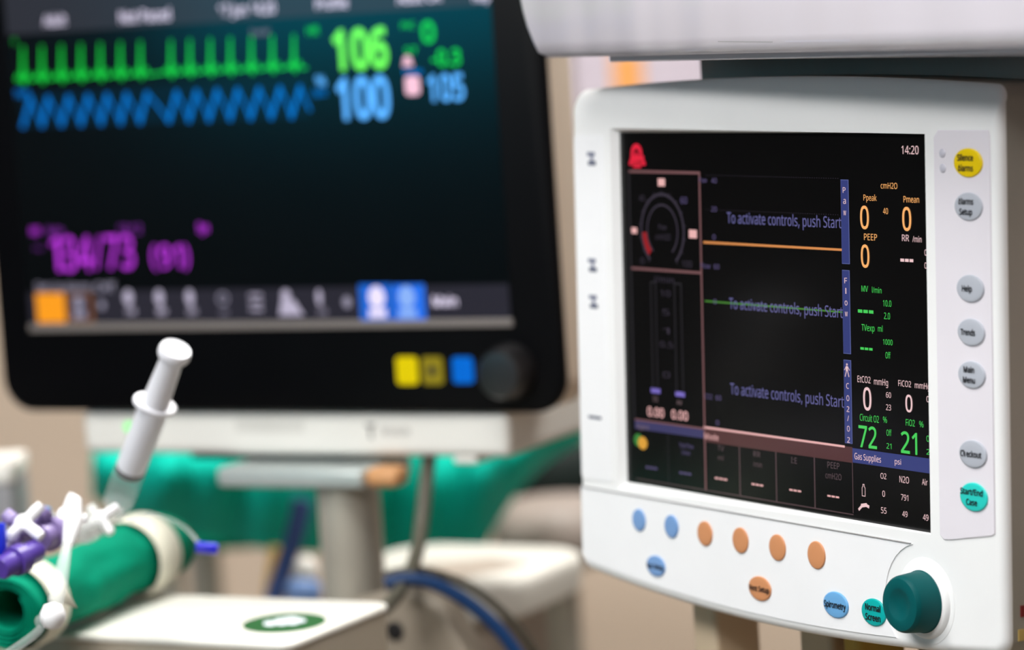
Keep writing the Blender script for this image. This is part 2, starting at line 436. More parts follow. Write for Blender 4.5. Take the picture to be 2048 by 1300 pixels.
l = L(); axis_marks(l, (('CO2', 1417, 792), ('60', 1437, 795), ('0', 1435, 845)))
for x0, yb, x1, yt in ((1454, 446, 1682.7, 424.5), (1458.5, 617, 1685.5, 595.6), (1460.6, 788, 1688, 766)):
    l = L(); l.text('To activate controls, push Start', x0, yb, x1, yt, LAV, .004); l.build('prompt_text', screen)
# blue channel strips with upright letters
for (x0, y0, x1, y1), letters in (((1681, 359, 1699.7, 528.5), (('P', 1688.3, 380), ('a', 1689, 402), ('w', 1689.5, 425))),
                                  ((1684, 539.6, 1702, 708.5), (('F', 1691.5, 561), ('l', 1691.7, 582), ('o', 1692.2, 605), ('w', 1692.6, 627))),
                                  ((1687, 719, 1705, 888), (('C', 1695.2, 771.5), ('O', 1695.8, 796), ('2', 1696, 818), ('/', 1696.3, 836.5), ('O', 1696.8, 857), ('2', 1697.2, 879.5)))):
    l = L(); l.rect(x0, y0, x1, y1, BLUEEDGE)
    a = P.uv(x0, y0); c = P.uv(x1, y1); l.ruv(a[0] + .0004, c[1] + .0004, c[0] - .0004, a[1] - .0004, BLUE, .0002)
    for ch, x, y in letters:
        wd = .9 if ch in 'l' else (1.7 if ch == '/' else 2.7); hh = 6.2 if ch not in 'aow' else 6.0
        l.text(ch, x - wd, y + 5.5, x + wd, y - (5.5 if ch not in 'aow' else 7), PINK)
    if len(letters) == 6:                                   # walking figure
        u, v = P.uv(1694.5, 741)
        l.disc(u, v + .0036, .0009, .0007, PINK); l.ruv(u - .0009, v - .0004, u + .0009, v + .0026, PINK, .0003)
        for s_ in (-1, 1):
            l.seg((u + s_ * .0005, v - .0002), (u + s_ * .0017, v - .0034), .0008, PINK); l.seg((u + s_ * .0008, v + .0022), (u + s_ * .0022, v + .0004), .0006, PINK)
    l.build('channel_strip', screen)
# numeric readouts
def dashes(l, x0, y0, x1, y1, m):
    u0, v0 = P.uv(x0, (y0 + y1) / 2 - 0); hgt = abs(P.uv(x0, y0)[1] - P.uv(x0, y1)[1]); u1 = P.u_at(x1, v0)
    wdt = (u1 - u0) / 3
    for k in range(3): l.ruv(u0 + wdt * k, v0 - hgt / 2, u0 + wdt * (k + .82), v0 + hgt / 2, m)
l = L(); l.text('cmH2O', 1761.5, 377, 1794.5, 365, ORG); l.text('Ppeak', 1727, 401, 1753, 389, ORG); l.text('Pmean', 1807, 404.6, 1838, 392, ORG)
l.text('0', 1720.5, 457, 1738, 411.5, ORG, .012); l.text('40', 1766, 428, 1776, 416, ORG); l.text('0', 1804.7, 460.5, 1822.7, 414, ORG, .012)
l.text('PEEP', 1728, 480, 1754, 467, ORG); l.text('0', 1722, 534, 1739, 489, ORG, .012); l.build('pressure_readout', screen)
l = L(); l.text('RR', 1804, 482, 1818, 469, PINK); l.text('/min', 1825, 484, 1843, 472, PINK); dashes(l, 1801, 517, 1828.5, 523, PINK)
l.text('Off', 1849, 511, 1861, 499, PINK); l.text('Off', 1849, 537, 1861, 525, PINK); l.build('respiration_readout', screen)
l = L(); l.text('MV', 1723, 583, 1736, 571, GRN); l.text('l/min', 1744, 585.5, 1763, 574, GRN); l.text('10.0', 1766, 612.5, 1782.6, 600, GRN); dashes(l, 1716, 618.5, 1749, 625, GRN)
l.text('2.0', 1768, 638, 1780, 625, GRN); l.text('TVexp', 1723, 661, 1749, 648, GRN); l.text('ml', 1756, 663, 1765, 651, GRN); l.text('1000', 1766, 689, 1785, 678, GRN)
dashes(l, 1721, 694, 1747, 699, GRN); l.text('Off', 1771, 716.6, 1781, 704, GRN); l.build('volume_readout', screen)
l = L(); l.text('EtCO2', 1715, 764, 1741, 751, PINK); l.text('mmHg', 1748, 769, 1776, 756, PINK); l.text('0', 1726.5, 819, 1743, 774, PINK, .012)
l.text('60', 1772, 795, 1782, 784, PINK); l.text('23', 1772, 820, 1782, 808.5, PINK); l.text('FiCO2', 1796.6, 772, 1822, 760, PINK); l.text('mmHg', 1829.6, 776, 1860, 764, PINK)
l.text('0', 1811, 823, 1825, 789, PINK, .012); l.text('Off', 1853, 804, 1866, 792, PINK); l.build('carbon_dioxide_readout', screen)
l = L(); l.text('Circuit O2', 1719.7, 841, 1757.7, 827.5, GRN); l.text('%', 1766, 845, 1774, 833, GRN); l.text('FiO2', 1811.6, 851, 1829.6, 838, GRN); l.text('%', 1838.5, 854, 1847, 842, GRN)
l.text('72', 1717.6, 893, 1754, 850, GRN, .012); l.text('Off', 1773, 871, 1783, 859, GRN); l.text('21', 1773, 897, 1783, 886, GRN); l.text('21', 1802, 905, 1834.6, 862, GRN, .012)
l.text('Off', 1853, 883, 1866, 871, GRN); l.text('21', 1853, 909, 1866, 898, GRN); l.build('oxygen_readout', screen)
l = L(); ga, gb = P.uv(1705, 896), P.uv(1706.8, 925)
l.ruv(ga[0], gb[1], .158, ga[1], BLUE); l.text('Gas Supplies', 1709, 918, 1762, 905.5, PINK); l.text('psi', 1789.5, 928, 1802, 917, PINK)
l.text('O2', 1761, 957, 1772.6, 945.6, PINK); l.text('N2O', 1799, 964.6, 1818, 951.5, PINK); l.text('Air', 1844, 969.6, 1855, 957.5, PINK)
l.text('0', 1764.7, 993, 1770, 981, PINK); l.text('791', 1802, 1000, 1816.5, 988, PINK); l.text('55', 1762, 1026, 1773, 1014, PINK); l.text('49', 1804.7, 1033, 1815, 1021.6, PINK); l.text('49', 1846, 1040, 1857, 1028, PINK)
cu_, cv_ = P.uv(1727.7, 980.5)                              # cylinder outline and hose icon
bk = [(-.0014, -.0034), (-.0014, .0014), (-.0006, .0024), (-.0006, .0035), (.0006, .0035), (.0006, .0024), (.0014, .0014), (.0014, -.0034), (-.0014, -.0034)]
l.line([(cu_ + a_, cv_ + c_) for a_, c_ in bk], .0004, PINK, pix=False)
hp = [Vector(P.uv(x, y)) for x, y in ((1719, 1018), (1725, 1011), (1732, 1010), (1737, 1013))]
for (a, c), wd in zip(zip(hp, hp[1:]), (.0016, .0022, .0018)): l.seg(a, c, wd, PINK)
vt = P.uv(1708, 1026)[1]
l.ruv(ga[0] - .0005, vt, ga[0], gb[1], LINE); l.build('gas_supply_table', screen)
# bottom menu
l = L(); a, c = P.uv(1270, 836.6), P.uv(1270, 857); ue = P.uv(1407, 854)[0]
l.ruv(a[0], c[1], ue, a[1], PURP); l.ruv(a[0], a[1] - .0012, ue, a[1], BROWNL, .0002); l.text('Agent', 1273, 856.5, 1298, 846.5, DIMT)
l.disc(*P.uv(1277, 880), .005, .0042, emis((60, 130, 60))); l.disc(*P.uv(1286, 886), .0052, .0042, GORG, .0003)
l.text('Total Flow', 1358, 894, 1387, 885, DIMP); l.text('l/min', 1364, 909, 1380, 900, DIMP); dashes(l, 1292, 932, 1316, 936, DIMP); dashes(l, 1359, 943, 1384, 947, DIMP)
vtb = P.uv(1269, 956)[1]; um = P.uv(1336, 900)[0]; l.ruv(um, vtb, um + .0008, c[1], DIMG); l.ruv(a[0], vtb - .0005, ue, vtb, LINE); l.build('gas_menu', screen)
l = L(); a2 = P.uv(1407.7, 853.5); c2 = P.uv(1408, 883); ue2 = ga[0]
l.ruv(ue, c2[1], ue2, a2[1], BROWN); l.ruv(ue, a2[1] - .0009, P.uv(1690, 891)[0], a2[1] + .0004, PNKW, .0002); l.text('Mode', 1409, 877.5, 1437, 866, PNKW)
for x, y in ((1479, 900), (1552, 915), (1629, 930)):
    u = P.uv(x, y)[0]; l.ruv(u - .0004, vtb, u + .0004, c2[1], LINE)
l.ruv(ue, vtb - .0005, ue2, vtb, LINE)
for t, x0, yb, x1, yt in (('TV', 1435, 901, 1448, 890), ('ml', 1436, 920, 1447, 910), ('RR', 1507, 913, 1521, 902), ('/min', 1506, 933, 1524, 922), ('I:E', 1582, 926, 1594, 914), ('PEEP', 1655, 935.5, 1679, 923), ('cmH2O', 1651, 956, 1683, 944)): l.text(t, x0, yb, x1, yt, emis((92, 76, 80)))
for x0, x1, y in ((1430, 1456, 956), (1503.5, 1528, 968), (1579, 1604, 979.5), (1655, 1680, 991.5)): dashes(l, x0, y - 2, x1, y + 1.5, PNKW)
l.build('ventilation_menu', screen)

# keypad films
KH = HF + 0.0007
def slab(name, pts, h0, h1, m, bev=0.0004):
    b = MB(); b.prism(pts, h0, h1, m); return b.build(name, disp, smooth=30, bevel=bev, seg=2)
padr = [(0.166, 0.1165 - .004), (0.170, 0.1165), (0.2125, 0.1165), (0.2135, 0.113), (0.2135, -0.1075), (0.2105, -0.109), (0.190, -0.1125), (0.176, -0.1150), (0.170, -0.1155), (0.1665, -0.113)]
slab('keypad_film', padr, HF - .001, KH, M_padside)
def cbot(u): return -0.188 + 0.0125 * ((u - 0.009) / 0.211) ** 2
arc = [(0.151 + .034 * math.cos(math.radians(a)), -0.154 + .034 * math.sin(math.radians(a))) for a in range(105, 226, 10)]
padb = [(-0.199, -0.1215), (-0.199, -0.1665)] + [(u / 1000, cbot(u / 1000) + .0065) for u in range(-194, 128, 8)] + list(reversed(arc)) + [(0.1405, -0.1215)]
slab('keypad_film', padb, HF - .001, KH, M_pad)
slab('label_strip', rrect(-0.1985, -0.1155, -0.1640, 0.1120, .003), HF - .001, HF + .0004, M_pad)
b = MB(); b.prism([(-0.1985, -.1212), (.1405, -.1212), (.1405, -.1207), (-.1985, -.1207)], HF, HF + .0012, M_seam); b.build('seam_line', disp)
# small marks on the left strip
M_mark = mat('faded_grey_ink', (120, 124, 145), 0.6); M_mark2 = mat('faded_dark_ink', (84, 90, 110), 0.6)
for x, y in ((1183, 317), (1185, 530), (1187, 603)):
    strip = Layer(P, HF + .0004); u, v = P.uv(x, y, strip.h)
    strip.ruv(u - .005, v + .0015, u + .004, v + .0042, M_mark); strip.ruv(u - .004, v - .0045, u + .005, v - .0015, M_mark2); strip.ruv(u - .001, v - .003, u + .002, v + .003, M_mark, .0002)
    strip.build('printed_mark', disp)
strip = Layer(P, HF + .0004); u, v = P.uv(1190, 835, strip.h); strip.ruv(u - .0075, v - .0010, u + .0075, v + .0010, M_mark2); strip.build('printed_mark', disp)

def key(x, y, ru, rv, m, lines=(), ink=M_ink, spread=0.0, tall=.0034, wide=None, shift=-.0015):
    u, v = P.uv(x, y, KH)
    b = MB(); n = 40; ls = []
    for k, (s_, h) in enumerate(((1.0, KH - .0002), (1.0, KH + .0004), (.985, KH + .0008), (.9, KH + .0010), (.5, KH + .0011))):
        ls.append([Vector((u + ru * s_ * math.cos(2 * math.pi * i / n), v + rv * s_ * math.sin(2 * math.pi * i / n), h)) for i in range(n)])
    b.loops(ls, m); o = b.build('key', disp, smooth=60)
    if lines:
        t = MB(); t.flat = True; q = len(lines)
        for i, (txt, wd) in enumerate(lines):
            vc = v + (q - 1) * .0029 - i * .0058
            put_text(t, txt, u + shift - wd / 2, vc - tall / 2, u + shift + wd / 2, vc + tall / 2, ink, KH + .0014, .034)
        t.build('key_label', o, smooth=0)
    return o
RU, RV = .0120, .0081
k = key(1937.5, 325.5, RU, RV, M_yellow, (('Silence', .0135), ('Alarms', .0130))); k['label'] = 'yellow oval alarm silence key'
key(1938.5, 413, RU * .97, RV * .97, M_greykey, (('Alarms', .0130), ('Setup', .0108)))
key(1942, 577, RU * .95, RV * .95, M_greykey, (('Help', .0084),), shift=-.002)
key(1944, 664.5, RU * .95, RV * .95, M_greykey, (('Trends', .0122),), shift=-.002)
key(1945, 749.5, RU * .95, RV * .95, M_greykey, (('Main', .0090), ('Menu', .0102)))
key(1947.5, 908, RU * .97, RV * .97, M_greykey, (('Checkout', .0178),), shift=-.001)
k = key(1949, 994, RU * .97, RV * 1.0, M_tealkey, (('Start/End', .0190), ('Case', .0094)), shift=-.001); k['label'] = 'turquoise oval start key'
for x, y, r, m in ((1279, 1040, .0072, M_bluekey), (1344, 1053, .0074, M_bluekey), (1411, 1067, .0078, M_orangekey), (1482, 1080.6, .0080, M_orangekey), (1556, 1095, .0081, M_orangekey), (1634, 1110, .0084, M_orangekey)):
    k = key(x, y, r, r * 1.0, m); k['label'] = 'plain blue round key' if m is M_bluekey else 'plain orange round key'
k = key(1313, 1132, .0102, .0068, M_bluekey, (('Gas Setup', .0185),), tall=.003, shift=0); k['label'] = 'blue oval key with black lettering'
k = key(1521, 1177, .0113, .0076, M_orangekey, (('Vent Setup', .0205),), tall=.0034, shift=0); k['label'] = 'orange oval key with black lettering'
k = key(1673, 1209.5, .0118, .0079, M_skykey, (('Spirometry', .0205),), tall=.0038, shift=0); k['label'] = 'sky blue oval key with black lettering'
k = key(1749, 1224.5, .0112, .0081, M_tealkey2, (('Normal', .0140), ('Screen', .0138)), tall=.0038, shift=0); k['label'] = 'teal oval key with black lettering'
for x, y in ((1885, 306.5), (1886, 336.5)):
    u, v = P.uv(x, y, KH); b = MB(); b.lathe([(.0026, KH - .0002), (.0026, KH + .0003), (.0018, KH + .0009), (.0003, KH + .0011)], M_led, Matrix.Translation((u, v, 0)), 20); b.build('indicator_light', disp)
# knob with collar
ku, kv = P.uv(1852, 1202, HF)
KM = Matrix.Translation((ku, kv, HF))
b = MB(); b.lathe([(.0252, -.001), (.0252, .0002), (.0245, .0004), (.0220, .0005), (.0210, .0026), (.0198, .0034), (.0150, .0036)], M_white, KM, 64); b.build('knob_collar', disp, smooth=50)
b = MB()
b.lathe([(.0186, .0008), (.0186, .003), (.0177, .004), (.0166, .0165), (.0163, .0178), (.0150, .0196), (.0132, .0200), (.0100, .0201), (.0088, .0198), (.0062, .0185), (.003, .0179), (.0005, .0178)], M_teal, KM, 64)
knob = b.build('knob', disp, smooth=35); knob['label'] = 'teal rotary knob'

def side_at(px, py, u=0.2201):
    Mi = P.M.inverted(); e = Mi @ EYE; q = (Mi @ (EYE + ray(px, py))) - e
    p_ = e + q * ((u - e.x) / q.x); return p_.y, p_.z
for (x, y, hv, hh, rgb) in ((2047, 1222, .0032, .0022, (120, 20, 22)), (2043, 1270, .0032, .0024, (196, 168, 96))):
    v_, h_ = side_at(x, y); b = MB(); b.box((.2198, v_ - hv, h_ - hh), (.2206, v_ + hv, h_ + hh), mat('side_sticker', rgb, .5)); b.build('side_sticker', disp)

# ------------------------------------------------------------------ patient monitor (left, out of focus)
Q = Frame(at(565, 420, 2.45), 0.4788, 0.0)
mon = thing('patient_monitor', 'large black patient monitor with lit vital-sign numbers and waves, left of the white display', 'medical monitor', Q.M)
b = MB()
PO = rrect(-0.278, -0.1575, 0.2325, 0.222, .027, 10)
def scl(pts, d, h):
    cu, cv = -0.0227, 0.032; return [Vector((cu + (u - cu) * (1 - d / .25), cv + (v - cv) * (1 - d / .19), h)) for u, v in pts]
b.loops([scl(PO, .001, -.0085), scl(PO, .0, -.0075), scl(PO, 0, -.003), scl(PO, .0012, -.0008), scl(PO, .003, 0)], M_black)
bez = b.build('bezel', mon, smooth=50)
M_shell = mat('monitor_shell', (222, 206, 188), 0.5, var=0.03)
b = MB(); b.loops([scl(PO, .06, -.11), scl(PO, .045, -.10), scl(PO, .004, -.050), scl(PO, .0005, -.045), scl(PO, .0005, -.0085)], M_shell); b.build('rear_shell', mon, smooth=40)
SU0, SU1, SV0, SV1 = -0.2455, 0.1925, -0.0905, 0.186
b = MB(); b.box((SU0, SV0, -.003), (SU1, SV1, .0006), M_glass2); mscr = b.build('screen', mon, smooth=0)
b = MB(); b.prism([(SU0, SV0 - .0015), (SU1 + .001, SV0 - .0015), (SU1 + .001, SV0 + .0045), (SU0, SV0 + .0045)], 0, .0022, mat('grey_ledge', (120, 113, 110), 0.4, var=.03)); b.build('screen_ledge', mon, bevel=.0006)
def N(): return Layer(Q, .0006)
mG = emis((20, 200, 60), 1.35); mGB = emis((110, 250, 80), 1.25); mB = emis((0, 120, 215), 1.1); mBB = emis((90, 175, 255), 1.3); mP = emis((185, 55, 220), 1.15); mPd = emis((120, 45, 150), 1.2)
mW = emis((225, 215, 240), 1.2); mWd = emis((150, 145, 165), 1.0); mBar = emis((42, 40, 50)); mTop = emis((46, 46, 54)); mOr = emis((255, 160, 30), 1.0); mPk = emis((250, 195, 215), 1.1)
mHi = emis((30, 105, 215), 1.0); mBg = emis((0, 3, 8)); mTe = emis((0, 26, 34))
l = N(); vb = Q.uv(500, 62)[1]; l.ruv(SU0 + .001, Q.uv(85, 66)[1], SU1 - .001, SV1, mTop, .0001)
for t, x0, yb, x1, yt in (('Adult', 88, 52, 132, 31), ('Not Paced', 240, 46, 341, 23), ('17 Jun 14:20', 438, 33, 551, 10), ('Profile', 632, 19, 696, -2), ('Adult OR', 794, 8, 884, -14), ('Help', 946, 4, 980, -16)):
    l.text(t, x0, yb, x1, yt, mW, .02)
l.build('status_bar', mscr)
l = N()
spx = [46, 84, 123, 162, 201, 241, 281, 342, 380, 421, 461, 503, 545, 588]
bl = lambda x: 160 - (x - 46) * .0435; tp = lambda x: 95 - (x - 46) * .044
pts = [(36, bl(36))]
for x in spx:
    pts += [(x - 13, bl(x) - 2), (x - 9, bl(x) - 10), (x - 5, bl(x)), (x - 2.5, bl(x)), (x - .5, tp(x)), (x + 2, bl(x) + 7), (x + 4, bl(x)), (x + 11, bl(x) - 13), (x + 15, bl(x))]
pts.append((612, bl(612))); l.line(pts, .0016, mG); l.text('II', 26, 88, 32, 78, mG); l.text('1mV', 501, 72, 539, 59, mWd); l.build('heart_trace', mscr)
l = N()
pk = [61, 96, 137, 176, 214, 253, 294, 353, 393, 434, 475, 518, 560, 600]; tr = [46, 84, 123, 162, 202, 241, 280, 338, 378, 418, 460, 501, 542, 583]
l.poly([(40, 185), (618, 160), (620, 236), (44, 256)], emis((0, 22, 36)), .0001)
for i_, (a, c) in enumerate(zip(tr, pk)):
    lo = (a, 252 - (a - 46) * .034); hi = (c, 197 - (c - 60) * .042); nx_ = tr[i_ + 1] if i_ + 1 < len(tr) else 620
    md = (c + (nx_ - c) * .45, hi[1] + 22); en = (nx_, 252 - (nx_ - 46) * .034 if i_ + 1 < len(tr) else 220)
    l.line([lo, hi], .0032, mB); l.line([hi, md, en], .0019, mB)
l.mb = l.mb; l.text('Pleth', 32, 195, 60, 180, mB, .02); l.build('oxygen_trace', mscr)
l = N(); l.text('106', 668, 138, 778, 60, mGB, .045); l.text('HR', 615, 70, 638, 53, mG, .02); l.build('heart_rate_readout', mscr)
l = N(); l.text('0', 844, 85, 871, 43, mG, .03); l.text('PVC', 803, 58, 830, 45, mG, .02); l.text('ST', 810, 108, 836, 95, mG, .02); l.text('-0.3', 864, 132, 922, 100, mG, .03)
u, v = Q.uv(816, 121); l.disc(u, v, .0034, .0036, mPk); l.ruv(u - .0045, v - .0042, u + .0045, v - .0022, mPk); l.build('arrhythmia_readout', mscr)
l = N(); l.text('100', 676, 237, 782, 156, mBB, .04); l.text('%', 632, 172, 652, 152, mBB, .02); l.text('SpO2', 626, 192, 654, 178, mB, .02); l.build('oxygen_saturation_readout', mscr)
l = N(); l.text('105', 857, 202, 930, 150, mBB, .03); l.text('Pulse', 808, 150, 845, 138, mB, .03)
l.mb.prism(rrect(Q.uv(811, 0)[0], Q.uv(826, 188)[1], Q.uv(840, 171)[0], Q.uv(826, 156)[1], .004), l.h, l.h + .0003, mPk) if False else None
u, v = Q.uv(826, 171); l.mb.add([(a, c, l.h + .0003) for a, c in rrect(u - .0062, v - .0072, u + .0062, v + .0072, .003, 5)], [tuple(range(24))], mPk); l.build('pulse_readout', mscr)
l = N(); l.text('NBP', 62, 470, 80, 455, mP, .02); l.text('Auto', 92, 470, 126, 453, mPd, .02); l.text('10:12', 237, 467, 283, 450, mPd, .02); l.text('Sys', 396, 464, 417, 446, mP, .03)
l.rect(110, 475, 125, 542, mP, .0003); l.line([(103, 488), (112, 478)], .0028, mP); l.text('34', 129, 541, 187, 474, mP, .014); l.text('/', 190, 537, 207, 473, mP, .012); l.text('73', 213, 537, 270, 471, mP, .014); l.text('(', 304, 531, 315, 490, mP, .012); l.text('91', 320, 536, 364, 490, mP, .012); l.text(')', 368, 530, 379, 489, mP, .012); l.text('mmHg', 68, 500, 84, 492, mPd); l.build('blood_pressure_readout', mscr)
l = N(); va = Q.uv(545, 576)[1]; l.ruv(SU0 + .001, SV0 + .0045, SU1 - .001, va, mBar, .0001)
for t, x0, x1 in (('Set', 72, 100), ('Up', 106, 126), ('Alarms', 130, 182), ('Off', 190, 232)): l.text(t, x0, 583, x1, 566, mWd, .02)
def dd(x, y, ru, rv, m): l.disc(*Q.uv(x, y), ru, rv, m)
for x, kind in ((260, 0), (322, 1), (383, 2), (447, 3), (512, 4), (580, 5), (642, 6)):
    u, v = Q.uv(x, 602); m = mWd if kind in (3,) else emis((190, 182, 205))
    if kind == 5:
        l.mb.add([(u - .010, v - .011, l.h + .0003), (u + .012, v - .011, l.h + .0003), (u + .004, v + .001, l.h + .0003), (u - .007, v + .002, l.h + .0003)], [(0, 1, 2, 3)], m); l.disc(u - .003, v + .005, .004, .004, m)
    elif kind == 4:
        for j in range(3): l.ruv(u - .006, v - .008 + j * .0055, u + .006, v - .005 + j * .0055, m)
    elif kind == 3:
        l.ring(u, v + .002, .0035, .005, 0, 360, m); l.ruv(u - .004, v - .010, u + .004, v - .008, m)
    else:
        l.disc(u - .001, v + .003, .0042 - .0003 * kind, .0062, m); l.ruv(u - .004, v - .0105, u + .005, v - .006, m); l.ruv(u - .0015, v - .006, u + .0015, v, m)
dd(205, 610, .0028, .0035, mWd); dd(695, 604, .0036, .0045, mWd); l.build('menu_bar', mscr)
l = N(); l.rect(71, 587, 133, 645, mOr, .0002); l.rect(133, 587, 189, 645, emis((120, 75, 35)), .0002); l.rect(139, 592, 181, 640, emis((40, 40, 60)), .0003); 
u, v = Q.uv(159, 612); l.disc(u, v + .003, .0045, .0055, mWd, .0004); l.ruv(u - .006, v - .010, u + .006, v - .004, mWd, .0004); l.build('alarm_button', mscr)
l = N(); l.rect(717, 569, 786, 641, mHi, .0002); l.rect(784, 569, 853, 641, emis((40, 115, 240)), .0002)
for x, m in ((755, mW), (815, emis((140, 180, 250)))):
    u, v = Q.uv(x, 602); l.disc(u, v + .003, .0072, .0085, m, .0004); l.ruv(u - .0075, v - .0125, u + .0075, v - .006, m, .0004)
l.text('Main', 866, 612, 915, 592, mW, .03, .0004); l.build('highlighted_buttons', mscr)
# keys on the lower bezel
for x, y, w_, h_, m, inner in ((815, 741, .0090, .0106, emis((240, 215, 0), .9), None), (866, 741, .0087, .0106, emis((150, 135, 30), .9), M_ink), (926.5, 740, .0086, .0100, emis((0, 112, 225), .9), None)):
    u, v = Q.uv(x, y); b = MB(); b.prism(rrect(u - w_, v - h_, u + w_, v + h_, .003), 0, .0012, m)
    o = b.build('backlit_key', mon); o['label'] = 'yellow glowing key' if x < 830 else ('dim yellow glowing key' if x < 900 else 'blue glowing key')
    if inner:
        t = Layer(Q, .0012); t.disc(u, v, .0035, .0035, inner); t.build('key_symbol', o)
u, v = Q.uv(1022, 742)
b = MB(); b.lathe([(.0215, -.001), (.0215, .003), (.0200, .006), (.0188, .018), (.0165, .0215), (.010, .0222), (.0005, .0222)], M_knobblack, Matrix.Translation((u, v, 0)), 48)
o = b.build('knob', mon, smooth=40); o['label'] = 'black rotary knob'

# white module unit under the monitor
mod = thing('module_rack', 'white horizontal module rack directly below the black monitor', 'medical module', Q.M)
M_off = mat('off_white_plastic', (232, 230, 224), 0.45, var=0.02)
b = MB(); b.box((-0.207, -0.1925, -.20), (0.180, -0.1580, -.006), M_off); rack = b.build('casing', mod, bevel=.006)
b = MB(); b.box((0.130, -0.198, -.04), (0.150, -0.1920, -.008), M_off); b.build('foot', mod, bevel=.002)
l = Layer(Q, -.006); l.text('T', 733, 876, 752, 848, M_ink, .03); l.text('Module', 764, 870, 820, 852, mat('grey_print', (150, 148, 146), .6)); l.build('printed_label', mod)
l = Layer(Q, -.006); l.rect(470, 838, 608, 866, mat('inset_grey', (214, 212, 206), .5)); l.build('blank_plate', mod)
u, v = Q.uv(258, 853, -.006); b = MB(); b.lathe([(.0028, -.0065), (.0028, -.0045), (.0015, -.0035), (.0003, -.0033)], emis((30, 255, 70), 1.6), Matrix.Translation((u, v, 0)), 16); o = b.build('indicator_light', mod); o['label'] = 'small lit green light'

# ------------------------------------------------------------------ stand of the monitor
M_steel = mat('brushed_steel', (196, 204, 202), 0.32, metal=0.35, var=0.05)
M_alu = mat('cast_aluminium', (188, 184, 172), 0.4, metal=0.35, var=0.05)
M_copper = mat('orange_brown_cap', (214, 158, 108), 0.5, var=0.08)
stand = thing('monitor_stand', 'metal stand with horizontal bracket and thick post holding the black monitor', 'stand', Q.M)
a = Q.uv(430, 924, .02); c = Q.uv(724, 980, .02)
b = MB(); b.box((a[0], c[1], -.06), (c[0], min(a[1], -.1985), .02), M_steel); b.build('bracket', stand, bevel=.004)
a = Q.uv(724, 918, .014); c = Q.uv(800, 978, .014)
b = MB(); b.box((a[0], c[1], -.010), (c[0] - .003, min(a[1], -.1985), .014), M_copper); o = b.build('bracket_end', stand, bevel=.006); o['label'] = 'orange-brown bracket end'
a = Q.uv(612, 985, .01); c = Q.uv(708, 985, .01)
hb2 = Q.uv(690, 976, .01)[1]
b = MB(); b.loops([[Vector((u_, z_, n_)) for u_, n_ in rrect(a[0], -.045, c[0], .010, .022, 8)] for z_ in (-1.2, hb2 - .0)], M_alu); b.build('post', stand, smooth=60)
b = MB(); b.box((-0.12, -0.2, -.15), (0.02, -0.1927, -.03), M_knobblack); b.build('mount_plate', stand)

# ------------------------------------------------------------------ machine shelf, column and body around the white display
SH = Frame(at(1560, 118, 1.80), 1.09, 0.0)
M_shelf = mat('glossy_white_plastic', (212, 206, 214), 0.2, var=0.02, bump=1.0, scale=1.0)
_nt = M_shelf.node_tree; _mp = _nt.nodes.new('ShaderNodeMapping'); _mp.inputs['Scale'].default_value = (15, 4, 4)
_nz = [n for n in _nt.nodes if n.type == 'TEX_NOISE'][0]; _tc = [n for n in _nt.nodes if n.type == 'TEX_COORD'][0]
_nt.links.new(_tc.outputs['Object'], _mp.inputs['Vector']); _nt.links.new(_mp.outputs['Vector'], _nz.inputs['Vector']); _nz.inputs['Detail'].default_value = 1.0
[n for n in _nt.nodes if n.type == 'BUMP'][0].inputs['Distance'].default_value = 0.0045
shelf = thing('machine_shelf', 'glossy white plastic shelf edge above the white display', 'shelf', SH.M)
a = SH.uv(1061, 105)[0]; rr = 0.62
b = MB()
prof = []
for z_, dx in ((0.0035, .004), (0.0045, .0015), (.007, 0), (.014, -.006), (.024, -.013), (.034, -.0175), (.06, -.0255), (.072, -.0265), (.076, -.025)):
    dn = -.004 + 0.0 if z_ < .005 else 0
    ul = a + dx; prof.append([Vector((ul, z_, -.35)), Vector((ul, z_, -.012)), Vector((ul + .003, z_, -.004 + dn)), Vector((ul + .012, z_, dn)), Vector((rr, z_, dn)), Vector((rr, z_, -.35))])
b.loops(prof, M_shelf); b.build('shelf_body', shelf, smooth=60)
a2 = SH.uv(1190, 113)[0]
b = MB(); b.box((a2, -.0005, -.35), (rr, .0045, -.010), M_shelf); b.build('shelf_lip', shelf, bevel=.001)
l = Layer(SH, .0); l.line([(1436, 83), (1545, 84)], .0004, M_seam); l.line([(1570, 83), (1700, 81)], .0004, M_led); l.build('moulding_seam', shelf)

CLM = Frame(at(1408, 300, 2.07), 1.0063, 0.0)
M_dark = mat('dark_grey_panel', (214, 190, 180), 0.55, var=0.06)
M_lav = mat('pale_lavender_panel', (204, 192, 204), 0.5, var=0.03)
colm = thing('machine_column', 'dark grey machine column behind the white display, under the white shelf', 'medical machine', Matrix.Translation((CLM.O.x, CLM.O.y, 0)))
topz = at(1408, 118, 2.07).z
Mc = CLM.M
def boxF(F, u0, u1, z0, z1, n0, n1, m, bev, name, parent):
    b = MB()
    for u in (0,): 
        vs = []
        for n in (n0, n1):
            for (uu, zz) in ((u0, z0), (u1, z0), (u1, z1), (u0, z1)):
                p = F.O + F.x * uu + F.n * n; vs.append(Vector((p.x, p.y, zz)))
        b.add(vs, [(0, 1, 2, 3), (7, 6, 5, 4), (0, 4, 5, 1), (1, 5, 6, 2), (2, 6, 7, 3), (3, 7, 4, 0)], m)
    return b.build(name, parent, bevel=bev, world=True)
boxF(CLM, 0.0, 0.60, 1.12, topz + .004, -.30, 0.0, M_dark, .002, 'column_panel', colm)
boxF(CLM, 0.16, 0.60, 0.0, 1.12, -.30, -.02, mat('beige_machine_body', (168, 150, 128), .5), .01, 'column_base', colm)
